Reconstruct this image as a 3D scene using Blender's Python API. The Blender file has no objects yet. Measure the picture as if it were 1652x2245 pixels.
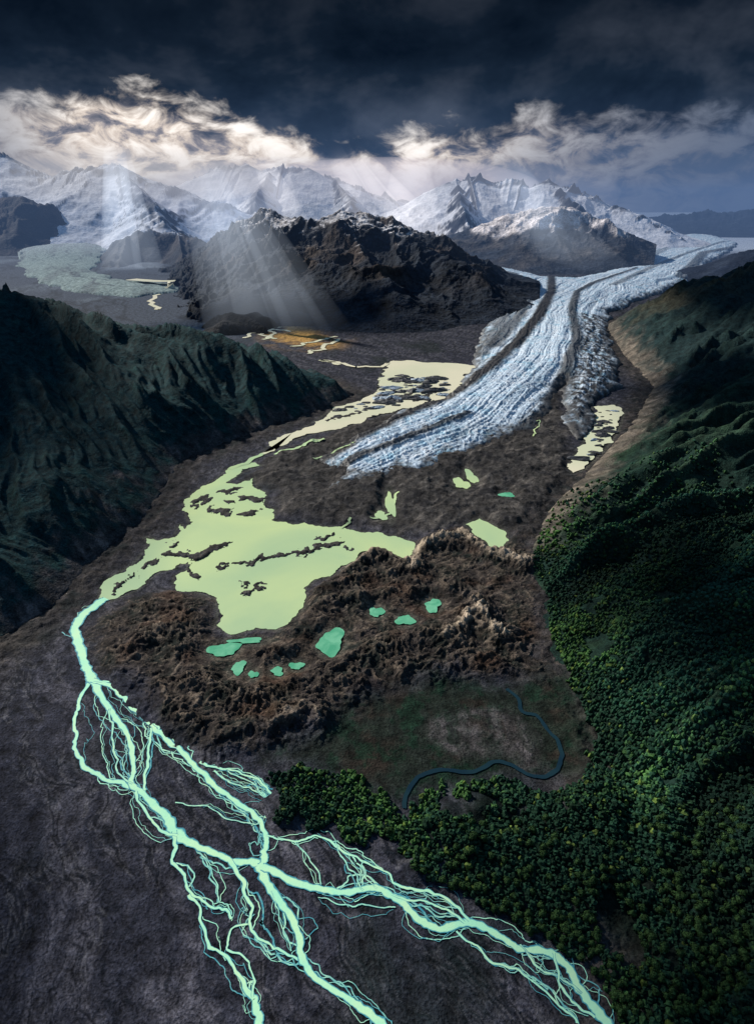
import bpy, math, random, numpy as np, time
from mathutils import Vector
T0=time.time()
random.seed(7); np.random.seed(7)
scene=bpy.context.scene
CH=15.0; F=1337.0; PIT=math.radians(26.7); CP=math.cos(PIT); SP=math.sin(PIT)
# ---------- survey helpers : bearing of a landmark -> place on the valley floor -------------
def ray(u,v):
    a=(u-826)/F; b=(1122.5-v)/F
    return a, CP+b*SP, -SP+b*CP
def G(u,v):
    a,dy,dz=ray(u,v); t=CH/(-dz); return (a*t, dy*t)
def Q(u,v,y):
    a,dy,dz=ray(u,v); t=y/dy; return (a*t,y,CH+dz*t)
def GL(l): return [G(u,v) for u,v in l]
def upx(y): return F/(CP*y+SP*CH)
# ---------- noise ---------------------------------------------------------------------------
rng=np.random.RandomState(3)
PERM=rng.permutation(256); ANG=rng.rand(256)*2*math.pi; GX=np.cos(ANG); GY=np.sin(ANG)
def perlin(x,y,seed=0):
    x=np.asarray(x,float)+seed*17.31; y=np.asarray(y,float)+seed*9.77
    xi=np.floor(x).astype(np.int64); yi=np.floor(y).astype(np.int64); fx=x-xi; fy=y-yi
    def g(ix,iy,dx,dy):
        h=PERM[(PERM[(ix)&255]+iy)&255]; return GX[h]*dx+GY[h]*dy
    n00=g(xi,yi,fx,fy); n10=g(xi+1,yi,fx-1,fy); n01=g(xi,yi+1,fx,fy-1); n11=g(xi+1,yi+1,fx-1,fy-1)
    sx=fx*fx*fx*(fx*(fx*6-15)+10); sy=fy*fy*fy*(fy*(fy*6-15)+10)
    return 1.5*((n00*(1-sx)+n10*sx)*(1-sy)+(n01*(1-sx)+n11*sx)*sy)
def fbm(x,y,o=4,seed=0,gain=.5):
    r=0;a=1;s=0
    for i in range(o):
        r=r+a*perlin(x,y,seed+i*3); s+=a; a*=gain; x=x*2.03; y=y*2.03
    return r/s
def ridged(x,y,o=4,seed=0,gain=.5):
    r=0;a=1;s=0
    for i in range(o):
        n=1-np.abs(perlin(x,y,seed+i*5))*1.8; r=r+a*n*n*np.sign(n); s+=a; a*=gain; x=x*2.07; y=y*2.07
    return r/s
def sst(a,b,x):
    t=np.clip((x-a)/(b-a),0,1); return t*t*(3-2*t)
def pdist(x,y,pts,closed=False,vals=None):
    n=len(pts); best=np.full(x.shape,1e9); val=np.zeros(x.shape); S=np.zeros(x.shape); side=np.zeros(x.shape); s0=0
    for i in range(n if closed else n-1):
        ax,ay=pts[i][:2]; bx,by=pts[(i+1)%n][:2]; ex,ey=bx-ax,by-ay; L2=ex*ex+ey*ey+1e-12
        t=np.clip(((x-ax)*ex+(y-ay)*ey)/L2,0,1); dx=x-ax-t*ex; dy=y-ay-t*ey; d=np.sqrt(dx*dx+dy*dy)
        m=d<best; best=np.where(m,d,best); L=math.sqrt(L2)
        S=np.where(m,s0+t*L,S); side=np.where(m,np.sign(ex*(y-ay)-ey*(x-ax)),side); s0+=L
    return best,val,S,side
def pd(x,y,pts,closed=False):
    n=len(pts); best=np.full(x.shape,1e18)
    for i in range(n if closed else n-1):
        ax,ay=pts[i][:2]; bx,by=pts[(i+1)%n][:2]; ex,ey=bx-ax,by-ay; L2=ex*ex+ey*ey+1e-12
        px=x-ax; py=y-ay; t=np.clip((px*ex+py*ey)/L2,0,1); px-=t*ex; py-=t*ey; np.minimum(best,px*px+py*py,out=best)
    return np.sqrt(best)
def inside(x,y,pts):
    c=np.zeros(x.shape,bool); n=len(pts)
    for i in range(n):
        ax,ay=pts[i]; bx,by=pts[(i+1)%n]
        if ay==by: continue
        c^=((ay>y)!=(by>y))&(x<(bx-ax)*(y-ay)/(by-ay)+ax)
    return c
def sdf(x,y,pts,far=4.0):
    P=np.array(pts); r=np.full(x.shape,-far)
    m=(x>P[:,0].min()-far)&(x<P[:,0].max()+far)&(y>P[:,1].min()-far)&(y<P[:,1].max()+far)
    if m.any():
        xs,ys=x[m],y[m]; d=pd(xs,ys,pts,True); ins=inside(xs,ys,pts); r[m]=np.where(ins,d,-np.minimum(d,far))
    return r
def ldist(x,y,pts,far=2.5):
    P=np.array(pts)[:,:2]; r=np.full(x.shape,far)
    m=(x>P[:,0].min()-far)&(x<P[:,0].max()+far)&(y>P[:,1].min()-far)&(y<P[:,1].max()+far)
    if m.any(): r[m]=np.minimum(pd(x[m],y[m],pts),far)
    return r
def mix(c,col,f):
    f=np.clip(f,0,1)[...,None]; return c*(1-f)+np.array(col)*f
# ---------- object helpers ------------------------------------------------------------------
def finish(o,label,cat,kind=None,group=None):
    scene.collection.objects.link(o); o["label"]=label; o["category"]=cat
    if kind:o["kind"]=kind
    if group:o["group"]=group
    return o
def mesh_np(name,V,Fc,mat,col=None,smooth=True,attr='Col'):
    me=bpy.data.meshes.new(name); Fc=np.asarray(Fc,np.int32); k=Fc.shape[1]
    me.vertices.add(len(V)); me.vertices.foreach_set('co',np.asarray(V,np.float32).ravel())
    me.loops.add(Fc.size); me.loops.foreach_set('vertex_index',Fc.ravel())
    me.polygons.add(len(Fc)); me.polygons.foreach_set('loop_start',np.arange(0,Fc.size,k,dtype=np.int32))
    me.polygons.foreach_set('loop_total',np.full(len(Fc),k,np.int32))
    me.polygons.foreach_set('use_smooth',np.full(len(Fc),smooth))
    me.update(calc_edges=True)
    if col is not None:
        a=me.attributes.new(attr,'FLOAT_COLOR','POINT'); c=np.ones((len(V),4),np.float32); c[:,:3]=np.asarray(col).reshape(-1,3); a.data.foreach_set('color',c.ravel())
    me.materials.append(mat); return bpy.data.objects.new(name,me)
def grid(u0,u1,nu,v0,v1,nv,extra=()):
    vs=np.linspace(v0,v1,nv); ys=[]
    for v in vs: ys.append(G(826,v)[1])
    ys=np.array(list(ys)+list(extra)); a=(np.linspace(u0,u1,nu)-826)/F
    s=CP*ys+SP*CH; X=a[None,:]*s[:,None]; Y=np.repeat(ys[:,None],nu,1); return X,Y
def gfaces(ny,nx,keep=None):
    i=np.arange(ny*nx).reshape(ny,nx); f=np.stack([i[:-1,:-1],i[:-1,1:],i[1:,1:],i[1:,:-1]],-1)
    if keep is not None:
        k=keep[:-1,:-1]|keep[:-1,1:]|keep[1:,1:]|keep[1:,:-1]; return f[k]
    return f.reshape(-1,4)
def patch(name,g,h,col,mat,keep=None):
    X,Y=g; V=np.stack([X,Y,h],-1).reshape(-1,3); f=gfaces(X.shape[0],X.shape[1],keep)
    used=np.unique(f); remap=np.zeros(len(V),np.int64); remap[used]=np.arange(len(used))
    return mesh_np(name,V[used],remap[f],mat,col.reshape(-1,3)[used])
# ---------- materials -----------------------------------------------------------------------
def terrain_mat(name,s1,s2,bump,bdist,rough=.9,spec=.1,var=.5):
    m=bpy.data.materials.new(name); m.use_nodes=True; nt=m.node_tree; n=nt.nodes; b=n['Principled BSDF']
    b.inputs['Roughness'].default_value=rough; b.inputs['Specular IOR Level'].default_value=spec
    at=n.new('ShaderNodeAttribute'); at.attribute_name='Col'
    tc=n.new('ShaderNodeNewGeometry')
    a=n.new('ShaderNodeTexNoise'); a.inputs['Scale'].default_value=s1; a.inputs['Detail'].default_value=4; a.inputs['Roughness'].default_value=.65
    c=n.new('ShaderNodeTexNoise'); c.inputs['Scale'].default_value=s2; c.inputs['Detail'].default_value=2; c.inputs['Roughness'].default_value=.7
    for q in(a,c): nt.links.new(tc.outputs['Position'],q.inputs['Vector'])
    mr=n.new('ShaderNodeMapRange'); mr.inputs[1].default_value=.3; mr.inputs[2].default_value=.7; mr.inputs[3].default_value=1-var; mr.inputs[4].default_value=1+var
    nt.links.new(a.outputs[0],mr.inputs[0])
    mr2=n.new('ShaderNodeMapRange'); mr2.inputs[1].default_value=.3; mr2.inputs[2].default_value=.7; mr2.inputs[3].default_value=1-var*.9; mr2.inputs[4].default_value=1+var*.9
    nt.links.new(c.outputs[0],mr2.inputs[0])
    mm=n.new('ShaderNodeMath'); mm.operation='MULTIPLY'; nt.links.new(mr.outputs[0],mm.inputs[0]); nt.links.new(mr2.outputs[0],mm.inputs[1])
    vm=n.new('ShaderNodeVectorMath'); vm.operation='SCALE'; nt.links.new(at.outputs['Color'],vm.inputs[0]); nt.links.new(mm.outputs[0],vm.inputs['Scale'])
    nt.links.new(vm.outputs[0],b.inputs['Base Color'])
    ad=n.new('ShaderNodeMath'); ad.operation='MULTIPLY_ADD'; ad.inputs[1].default_value=s1/s2*1.3; nt.links.new(c.outputs[0],ad.inputs[0]); nt.links.new(a.outputs[0],ad.inputs[2])
    bp=n.new('ShaderNodeBump'); bp.inputs['Strength'].default_value=bump; bp.inputs['Distance'].default_value=bdist
    nt.links.new(ad.outputs[0],bp.inputs['Height']); nt.links.new(bp.outputs[0],b.inputs['Normal'])
    return m
def water_mat(name,c1,c2,rough=.5,scale=.25,edge=None,spec=.12):
    m=bpy.data.materials.new(name); m.use_nodes=True; nt=m.node_tree; n=nt.nodes; b=n['Principled BSDF']
    b.inputs['Roughness'].default_value=rough; b.inputs['Specular IOR Level'].default_value=spec
    g=n.new('ShaderNodeNewGeometry'); a=n.new('ShaderNodeTexNoise'); a.inputs['Scale'].default_value=scale; a.inputs['Detail'].default_value=5; a.inputs['Distortion'].default_value=.6
    nt.links.new(g.outputs['Position'],a.inputs['Vector'])
    r=n.new('ShaderNodeMapRange'); r.inputs[1].default_value=.35; r.inputs[2].default_value=.65; nt.links.new(a.outputs[0],r.inputs[0])
    mx=n.new('ShaderNodeMix'); mx.data_type='RGBA'; mx.inputs[6].default_value=(*c1,1); mx.inputs[7].default_value=(*c2,1); nt.links.new(r.outputs[0],mx.inputs[0])
    out=mx.outputs[2]
    if edge:
        at=n.new('ShaderNodeAttribute'); at.attribute_name='Col'; sx=n.new('ShaderNodeSeparateColor'); nt.links.new(at.outputs['Color'],sx.inputs[0])
        n2=n.new('ShaderNodeTexNoise'); n2.inputs['Scale'].default_value=7; n2.inputs['Detail'].default_value=4; nt.links.new(g.outputs['Position'],n2.inputs['Vector'])
        ad=n.new('ShaderNodeMath'); ad.operation='ADD'; nt.links.new(sx.outputs[0],ad.inputs[0]); nt.links.new(n2.outputs[0],ad.inputs[1])
        r2=n.new('ShaderNodeMapRange'); r2.inputs[1].default_value=.66; r2.inputs[2].default_value=1.2; nt.links.new(ad.outputs[0],r2.inputs[0])
        m2=n.new('ShaderNodeMix'); m2.data_type='RGBA'; m2.inputs[7].default_value=(*edge,1); nt.links.new(out,m2.inputs[6]); nt.links.new(r2.outputs[0],m2.inputs[0]); out=m2.outputs[2]
    nt.links.new(out,b.inputs['Base Color'])
    w=n.new('ShaderNodeTexNoise'); w.inputs['Scale'].default_value=14; w.inputs['Detail'].default_value=3; nt.links.new(g.outputs['Position'],w.inputs['Vector'])
    bp=n.new('ShaderNodeBump'); bp.inputs['Strength'].default_value=.15; bp.inputs['Distance'].default_value=.02; nt.links.new(w.outputs[0],bp.inputs['Height']); nt.links.new(bp.outputs[0],b.inputs['Normal'])
    return m
M_ground=terrain_mat('gravel_ground',2.2,15,1.0,.12,var=.7)
M_hill=terrain_mat('forested_slope',1.8,13,1.0,.18,var=.65)
M_mtn=terrain_mat('alpine_rock_snow',.15,.9,.7,.9,var=.22)
M_rock=terrain_mat('bare_mountain_rock',.25,1.6,1.0,.9,var=.6)
M_ice=terrain_mat('glacier_ice',3,9,.7,.08,rough=.5,spec=.25,var=.3)
M_lake=water_mat('silty_lake_water',(.60,.72,.34),(.44,.60,.33),scale=.16)
M_ulake=water_mat('pale_silty_water',(.84,.76,.54),(.68,.69,.46),scale=.08)
M_pond=water_mat('turquoise_pond_water',(.09,.40,.22),(.20,.56,.33),.3,2)
M_river=water_mat('milky_river_water',(.60,.95,.55),(.44,.92,.60),.5,1.5,edge=(.05,.29,.36))
M_creek=water_mat('dark_creek_water',(.008,.025,.04),(.012,.035,.045),.3,1)
# ---------- outlines ------------------------------------------------------------------------
LAKE=GL([(412,1130),(405,1105),(420,1085),(440,1068),(480,1048),(500,1028),(560,1014),(572,1020),(530,1035),(495,1058),(520,1062),(556,1048),(560,1070),(582,1080),(578,1105),(602,1118),(595,1140),(640,1150),(690,1153),(760,1160),(800,1168),(860,1175),(905,1188),(903,1215),(888,1228),(860,1210),(830,1200),(800,1208),(760,1238),(730,1258),(690,1270),(665,1290),(665,1330),(640,1355),(605,1380),(560,1376),(510,1391),(475,1370),(482,1340),(475,1310),(430,1296),(385,1285),(385,1262),(410,1250),(420,1238),(395,1235),(385,1245),(350,1252),(318,1275),(300,1292),(262,1308),(225,1322),(222,1298),(250,1262),(292,1240),(318,1210),(330,1192),(320,1178),(345,1185),(385,1178),(395,1150),(405,1160),(418,1150)])
ULAKE=GL([(850,797),(890,790),(950,795),(1000,797),(1048,803),(1030,832),(1000,857),(960,877),(900,896),(850,906),(800,922),(740,941),(690,950),(640,966),(600,986),(572,998),(590,978),(640,950),(690,925),(735,892),(790,880),(828,858),(835,820)])
RLAKE=GL([(1300,892),(1345,888),(1366,905),(1352,948),(1320,990),(1280,1028),(1255,1037),(1250,1010),(1282,968),(1298,930)])
SLAKE=GL([(1020,1150),(1050,1137),(1085,1155),(1107,1165),(1106,1192),(1082,1207),(1062,1185),(1035,1162)])
WATERS=[LAKE,ULAKE,RLAKE,SLAKE]
PONDS=[(725,1408,31,26),(492,1424,30,17),(948,1328,17,14),(888,1360,18,12),(825,1342,14,12),(608,1472,14,9),(523,1464,16,13),(555,1479,10,8),(650,1460,14,9),(1010,1060,16,12),(1032,1045,12,14),(855,1105,10,26),(835,1130,12,10),(1110,1085,14,6),(540,1405,32,7)]
ISL=[([(485,1240),(530,1238),(575,1222),(632,1216)],.15,.22),([(655,1213),(700,1200),(742,1190)],.20,.25),([(700,1180),(735,1172)],.12,.2),([(540,1300),(578,1285)],.12,.2),([(530,1278),(540,1280)],.10,.2),([(765,1203),(772,1201)],.12,.2),
 ([(370,1215),(430,1222),(460,1205),(498,1195)],.22,.28),([(405,1238),(425,1262)],.15,.2),([(440,1098),(450,1092)],.35,.25),([(480,1078),(520,1072)],.22,.25),([(462,1115),(500,1126)],.25,.25),([(530,1130),(555,1118)],.22,.25),([(535,1092),(575,1098)],.28,.25),([(500,1100),(512,1104)],.16,.2),([(425,1108),(430,1112)],.18,.2),
 ([(322,1238),(335,1230)],.15,.2),([(255,1290),(272,1275),(300,1258)],.11,.2),([(372,1196),(388,1190)],.14,.2),([(240,1310),(246,1300)],.09,.15),([(880,870),(900,862)],.3,.2),([(910,880),(950,858)],.3,.2),([(720,920),(790,905)],.3,.25),([(520,1300),(520,1302)],.06,.15)]
ISL=[(GL(p),w,h) for p,w,h in ISL]
CREST=[([(760,1245),(830,1205),(870,1215),(905,1250)],.5),([(905,1215),(960,1190),(1010,1185),(1060,1210),(1110,1235),(1150,1240)],.5),([(980,1410),(1020,1375),(1050,1340),(1060,1370),(1100,1405)],.45),([(760,1455),(810,1450),(835,1425)],.3),([(600,1600),(650,1565),(680,1558),(695,1590)],.35),([(720,1500),(770,1505),(790,1520)],.3),([(300,1430),(330,1390),(380,1385),(395,1420)],.3),([(690,1340),(760,1320),(840,1310),(900,1280)],.25),([(840,1430),(930,1400),(980,1410)],.3),([(430,1500),(520,1540),(600,1530)],.3),([(480,1630),(560,1600),(605,1605)],.25),([(700,1380),(690,1440),(640,1500)],.22),([(260,1480),(330,1520),(420,1590)],.22),([(900,1300),(960,1310),(1010,1280)],.25),([(560,1400),(610,1430),(640,1400)],.2),([(880,1460),(960,1480),(1040,1450),(1100,1470)],.25),([(720,1290),(780,1275),(850,1265)],.22),([(330,1340),(400,1345),(450,1370)],.22)]
CREST=[(GL(p),h) for p,h in CREST]
BASE_R=[(1500,2700),(1430,2400),(1420,2150),(1390,2000),(1330,1850),(1310,1700),(1290,1600),(1235,1490),(1190,1400),(1185,1310),(1150,1245),(1168,1180),(1205,1112),(1300,1020),(1378,935),(1430,850),(1365,780),(1325,715)]
POLY_R=GL(BASE_R)+[(36,93),(48,103),(75,112),(160,130),(160,-20)]
BASE_L=[(-400,1700),(-150,1520),(0,1405),(120,1330),(200,1240),(320,1135),(370,1060),(400,1012),(470,985),(600,935),(700,900),(780,866)]
POLY_L=GL(BASE_L)+[(-5,58),(-14,66),(-30,77),(-60,92),(-160,110),(-160,5)]
MOR=GL([(225,1345),(300,1300),(385,1290),(470,1310),(480,1380),(600,1390),(680,1280),(800,1200),(905,1190),(1000,1150),(1160,1180),(1190,1300),(1190,1400),(1230,1480),(1100,1500),(950,1480),(800,1520),(700,1600),(560,1650),(420,1640),(330,1560),(300,1500),(215,1470),(185,1400)])
DEB=GL([(580,1000),(760,930),(1000,860),(1100,900),(1230,850),(1260,960),(1260,1040),(1200,1110),(1165,1180),(1000,1160),(900,1180),(760,1155),(600,1140),(590,1080),(520,1060)])
FOR=GL([(600,1720),(660,1665),(740,1700),(800,1705),(870,1770),(885,1800),(930,1740),(1010,1720),(1100,1700),(1200,1735),(1290,1690),(1300,1600),(1240,1500),(1600,1500),(1700,2500),(1470,2500),(1340,2190),(1270,2085),(1120,2030),(1030,1990),(950,1940),(880,1890),(860,1860),(780,1830),(700,1828),(610,1822),(580,1775)])
CREEK=GL([(885,1775),(892,1735),(925,1700),(970,1690),(1030,1692),(1080,1672),(1120,1678),(1160,1700),(1200,1702),(1228,1672),(1226,1635),(1200,1600),(1175,1570),(1145,1562),(1135,1535),(1110,1510)])
RIVU=GL([(350,1200),(255,1275),(205,1330),(165,1385),(192,1470),(230,1540)])
RIVD=GL([(962,2036),(1030,2024),(1090,2050),(1142,2080),(1200,2088),(1242,2120),(1272,2172),(1312,2225),(1350,2275),(1400,2350)])
def hill_noise_r(x,y):
    w=fbm(x*.12,y*.12,3,11)*3.0
    return ridged((y-.25*x+w)*.27,(x+w)*.05,3,21,.4)
def hill_r(x,y):
    sd=sdf(x,y,POLY_R,80.)
    s=np.maximum(sd,0); n=hill_noise_r(x,y); k=1+.4*sst(50,88,y)
    h=17*(1-np.exp(-.50*s*k/17))+(n-.35)*np.minimum(s*.5,1.5+.012*y)
    h+=fbm(x*.9,y*.9,3,31)*np.minimum(s*.12,.15)+fbm(x*.22,y*.22,3,35)*np.minimum(s*.2,1.2)
    return np.where(sd>0,np.maximum(h,0)+.02,-.4+sd*.2),sd
def hill_l(x,y):
    sd=sdf(x,y,POLY_L,80.); s=np.maximum(sd,0)
    w=fbm(x*.09,y*.09,3,12)*3.0
    al=.72*x+.69*y+w; ac=.69*x-.72*y
    r=ridged(al*.30,ac*.035,3,22,.38)
    h=12*(1-np.exp(-.62*s/12))+(r-.4)*np.minimum(s*.42,1.9)
    h+=fbm(x*.8,y*.8,3,32)*np.minimum(s*.1,.12)+fbm(x*.07,y*.07,2,36)*np.minimum(s*.2,2.0)
    h+=ridged(al*.9,ac*.12,3,37,.5)*np.minimum(s*.12,.22)
    return np.where(sd>0,np.maximum(h,0)+.02,-.4+sd*.2),sd
def ground_h(x,y,parts=False):
    wx=x+fbm(x*.6,y*.6,3,5)*.9; wy=y+fbm(x*.6,y*.6,3,6)*.9
    sm=sdf(wx,wy,MOR); md=sst(-.3,.8,sm); sd_=sdf(wx,wy,DEB); dd=sst(-.3,1.2,sd_)
    sf=sdf(wx,wy,FOR); ff=sst(-.1,1.5,sf)
    wat=np.full(x.shape,-4.)
    for w in WATERS: wat=np.maximum(wat,sdf(x,y,w,2.5))
    for (u,v,a,b) in PONDS:
        cx,cy=G(u,v); ry=abs(G(u,v+b)[1]-cy); rx=a/upx(cy); d=(np.hypot((x-cx)/rx,(y-cy)/ry)-1)*min(rx,ry); wat=np.maximum(wat,-d)
    rv=np.minimum(np.minimum(ldist(x,y,RIVU),ldist(x,y,CREEK)),ldist(x,y,RIVD))
    shore=sst(.05,.7,-wat)*sst(.25,.9,rv)
    cr=np.zeros(x.shape)
    wx2=x+fbm(x*1.6,y*1.6,4,8,.6)*.6; wy2=y+fbm(x*1.6,y*1.6,4,9,.6)*.6
    for p,h in CREST:
        d=ldist(wx2,wy2,p); cr=np.maximum(cr,h*np.clip(1-d/(.7+.9*h),0,1)**1.3)
    rm=ridged(wx*.42,wy*.9,5,41,.6); rf=ridged(wx*2.2,wy*3.6,4,44,.6)
    mor=np.clip(rm*.55+.05,0,1)*.36+np.clip(rf,-.3,1)*.12
    deb=np.clip(fbm(x*.35,y*.35,5,51,.6)*.5+.25,0,1)*.6+ridged(x*.7+y*.4,y*.7,5,52,.65)*.22
    h=fbm(x*1.3,y*1.3,3,61)*.006-.009
    h=h+shore*(md*mor+dd*deb*(1-md)+(cr*(.75+.6*rf)))
    fo=ff*(fbm(x*.33,y*.33,3,71)*.9+.3)*sst(.2,1.,rv)
    h=h+np.maximum(fo,0)
    brown=np.clip(sst(-2.5,-.3,np.maximum(sdf(x,y,POLY_L),sdf(x,y,POLY_R))),0,1)*(1-md)
    h=h+brown*shore*np.clip(fbm(x*.9,y*.9,5,75,.6)*.4+.12,0,1)*.7
    ix=x+fbm(x*1.5,y*1.5,5,81,.6)*.6; iy=y+fbm(x*1.5,y*1.5,5,82,.6)*.9; iw=1+fbm(x*1.1,y*1.1,3,83)*.9
    for p,w,ih in ISL:
        d=ldist(ix,iy,p,2.)/iw; k=d<w*1.6
        h=np.where(k,np.maximum(h,-.03+(ih*.35+.03)*(1-(d/(w*1.6))**1.3)),h)
    h=np.where((wat>0)&(h<.003),np.minimum(h,-.03),h)
    if parts: return h,md,dd,ff,wat,cr,rm,rf,brown,rv,shore,wx,wy
    return h
# ---------- ground --------------------------------------------------------------------------
x,y=grid(-700,2350,1060,2750,486,1050,extra=(800,1100,1600))
h,md,dd,ff,wat,cr,rm,rf,brown,rv,shore,wx,wy=ground_h(x,y,True)
c=np.ones(x.shape+(3,))*np.array((.028,.029,.040))
al=.55*x-.83*y; ac=.83*x+.55*y; w1=fbm(x*.22,y*.22,3,91)*1.1; w2=fbm(x*1.1,y*1.1,3,90)*.35
p1=np.abs(fbm((ac+w1+w2*.5)*.6,al*.12+w1*.1,5,93,.6)); p2=np.abs(fbm((ac+w1+w2)*1.5,al*.28,4,94,.55)); p3=np.abs(fbm((ac+w1+w2)*3.4,al*.7,3,92))
c=mix(c,(.090,.086,.102),sst(-.1,.35,fbm((ac+w1)*1.2,al*.25,5,99,.7))*.75)
c=mix(c,(.010,.012,.018),sst(.07,.0,p3)*.7)
c=mix(c,(.008,.010,.014),sst(.030,.005,p1)*.85); c=mix(c,(.007,.009,.014),sst(.04,.0,p2)*.85); c=mix(c,(.12,.115,.12),sst(.07,.04,p1)*sst(.025,.04,p1)*.45)
c=mix(c,(.008,.014,.013),sst(.1,.45,fbm(x*.18,y*.18,4,95))*.7)
c=mix(c,(.036,.031,.028),brown*(.7+.3*rf)); c=mix(c,(.11,.09,.072),brown*sst(.35,.8,ridged(wx*.8,wy*.8,5,104,.65))*.5); c=mix(c,(.012,.017,.017),brown*sst(.0,.35,fbm(x*.8,y*.8,5,109,.65))*.8)
n=fbm(x*.9,y*.9,5,95,.6)
c=mix(c,(.034,.027,.022),md*.9); c=mix(c,(.007,.012,.010),md*sst(-.1,.25,n)*.85)
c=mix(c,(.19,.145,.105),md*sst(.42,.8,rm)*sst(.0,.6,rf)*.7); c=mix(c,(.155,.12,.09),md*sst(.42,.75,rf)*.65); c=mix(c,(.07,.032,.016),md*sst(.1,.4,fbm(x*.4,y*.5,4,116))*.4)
c=mix(c,(.044,.040,.037),dd*(1-md)); c=mix(c,(.013,.013,.015),dd*(1-md)*sst(-.05,.25,fbm(x*.5+y*.3,y*.35-x*.2,5,96,.65))*.85); c=mix(c,(.16,.14,.12),dd*(1-md)*sst(.45,.85,ridged((x*.8-y*.6)*.5,(x*.6+y*.8)*.12,5,106,.65))*.6)
c=mix(c,(.12,.11,.10),dd*(1-md)*sst(.1,.5,fbm(x*1.8,y*1.8,4,110,.65))*.5)
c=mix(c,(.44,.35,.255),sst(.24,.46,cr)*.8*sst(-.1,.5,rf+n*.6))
mead=sst(-.5,.8,sdf(wx*.3+x*.7,wy*.3+y*.7,GL([(560,1660),(700,1600),(800,1520),(950,1480),(1100,1500),(1230,1480),(1310,1600),(1290,1700),(1100,1710),(900,1760),(860,1780),(700,1690)])))
c=mix(c,(.012,.018,.012),mead*.92); c=mix(c,(.030,.018,.014),mead*sst(0,.35,fbm(x*.6,y*.6,5,105,.65))*.6); c=mix(c,(.006,.022,.012),mead*sst(0,.2,fbm(x*.9,y*.9,5,108,.65))*.8)
gr=sst(-.1,.3,sdf(wx*.2+x*.8,wy*.2+y*.8,GL([(930,1580),(1010,1550),(1080,1545),(1150,1570),(1195,1620),(1195,1680),(1150,1690),(1100,1655),(1000,1660),(920,1610)])))
c=mix(c,(.085,.076,.076),gr*(.15+.85*sst(.1,.8,fbm(x*1.6+y*.5+w2*3,y*.6+w2*4,5,97,.6)+.35))); c=mix(c,(.012,.012,.013),gr*sst(.05,.0,np.abs(fbm(x*.9+y*.2,y*.35,4,113)))*.8)
c=mix(c,(.006,.012,.008),ff*.95)
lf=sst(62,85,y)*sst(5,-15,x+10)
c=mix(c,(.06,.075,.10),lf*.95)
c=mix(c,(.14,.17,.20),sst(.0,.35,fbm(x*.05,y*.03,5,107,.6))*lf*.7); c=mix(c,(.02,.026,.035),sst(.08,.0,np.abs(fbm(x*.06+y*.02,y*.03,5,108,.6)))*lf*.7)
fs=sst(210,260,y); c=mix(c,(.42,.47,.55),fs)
go=sst(-2,3,sdf(x,y,GL([(560,720),(640,712),(730,735),(765,740),(740,765),(660,775),(590,755)]))); c=mix(c,(.50,.28,.08),go*sst(-.3,.3,fbm(x*.2,y*.2,4,98,.65)))  # golden patch: warm sunlight put into the ground colour
shl=sst(-.28,-.02,wat)*(1-sst(0,.01,wat)); c=mix(c,(.10,.10,.075),shl*.5)
c=mix(c,(.055,.05,.043),sst(0.01,.04,h)*sst(-.2,0,wat)*(wat>0)*.9)
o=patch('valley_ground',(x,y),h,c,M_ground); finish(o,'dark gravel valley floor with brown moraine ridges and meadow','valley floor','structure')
print('ground',time.time()-T0)
# ---------- valley side hills ---------------------------------------------------------------
X,Y=grid(1080,2900,620,2900,600,680); hh,sd=hill_r(X,Y); n=fbm(X*.6,Y*.6,5,101,.6); rn=hill_noise_r(X,Y)
c=np.ones(X.shape+(3,))*np.array((.010,.026,.019)); c=mix(c,(.026,.054,.028),sst(0,.5,n)*.6); c=mix(c,(.038,.068,.038),sst(.5,.95,rn)*.6)  # last mix lightens rib tops in colour as if sunlit
c=mix(c,(.004,.012,.013),sst(.3,-.1,rn)*.6)  # gullies between ribs darkened in colour as if in shade
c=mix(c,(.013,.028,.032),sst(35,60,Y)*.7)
c=mix(c,(.085,.07,.04),sst(60,85,Y)*sst(-.05,.4,fbm(X*.10,Y*.10,5,102,.6))*.85)
tr=sst(2.6,.2,sd+n*2.6)*sst(24,28,Y)*(1-.3*sst(70,90,Y)); st_=fbm((Y+X*.3)*1.1,(X-Y*.3)*.2,4,114,.65)
c=mix(c,(.14,.115,.09),tr*.9); c=mix(c,(.28,.23,.175),tr*sst(0,.4,st_)*.7); c=mix(c,(.05,.045,.04),tr*sst(0,-.4,st_)*.8)
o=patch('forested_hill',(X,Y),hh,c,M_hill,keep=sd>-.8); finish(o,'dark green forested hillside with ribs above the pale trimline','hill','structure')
X,Y=grid(-1300,860,720,1900,640,720); hh,sd=hill_l(X,Y); n=fbm(X*.6,Y*.6,5,111,.6)
c=np.ones(X.shape+(3,))*np.array((.008,.034,.037)); c=mix(c,(.014,.052,.046),sst(0,.5,n)*.7)
c=mix(c,(.03,.038,.026),sst(.15,.6,fbm(X*.1,Y*.1,4,112))*sst(6,9,hh)*.6)
cf=sst(1.9,.2,sd+n*3.4); st_=fbm((.72*X+.69*Y)*1.3,(.69*X-.72*Y)*.25,4,115,.65); c=mix(c,(.06,.050,.050),cf*.75); c=mix(c,(.22,.175,.16),cf*sst(.05,.4,st_)*.6)
o=patch('forested_hill',(X,Y),hh,c,M_hill,keep=sd>-.8); finish(o,'dark blue green hill with steep gullies and bare lower cliffs','hill','structure')
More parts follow.
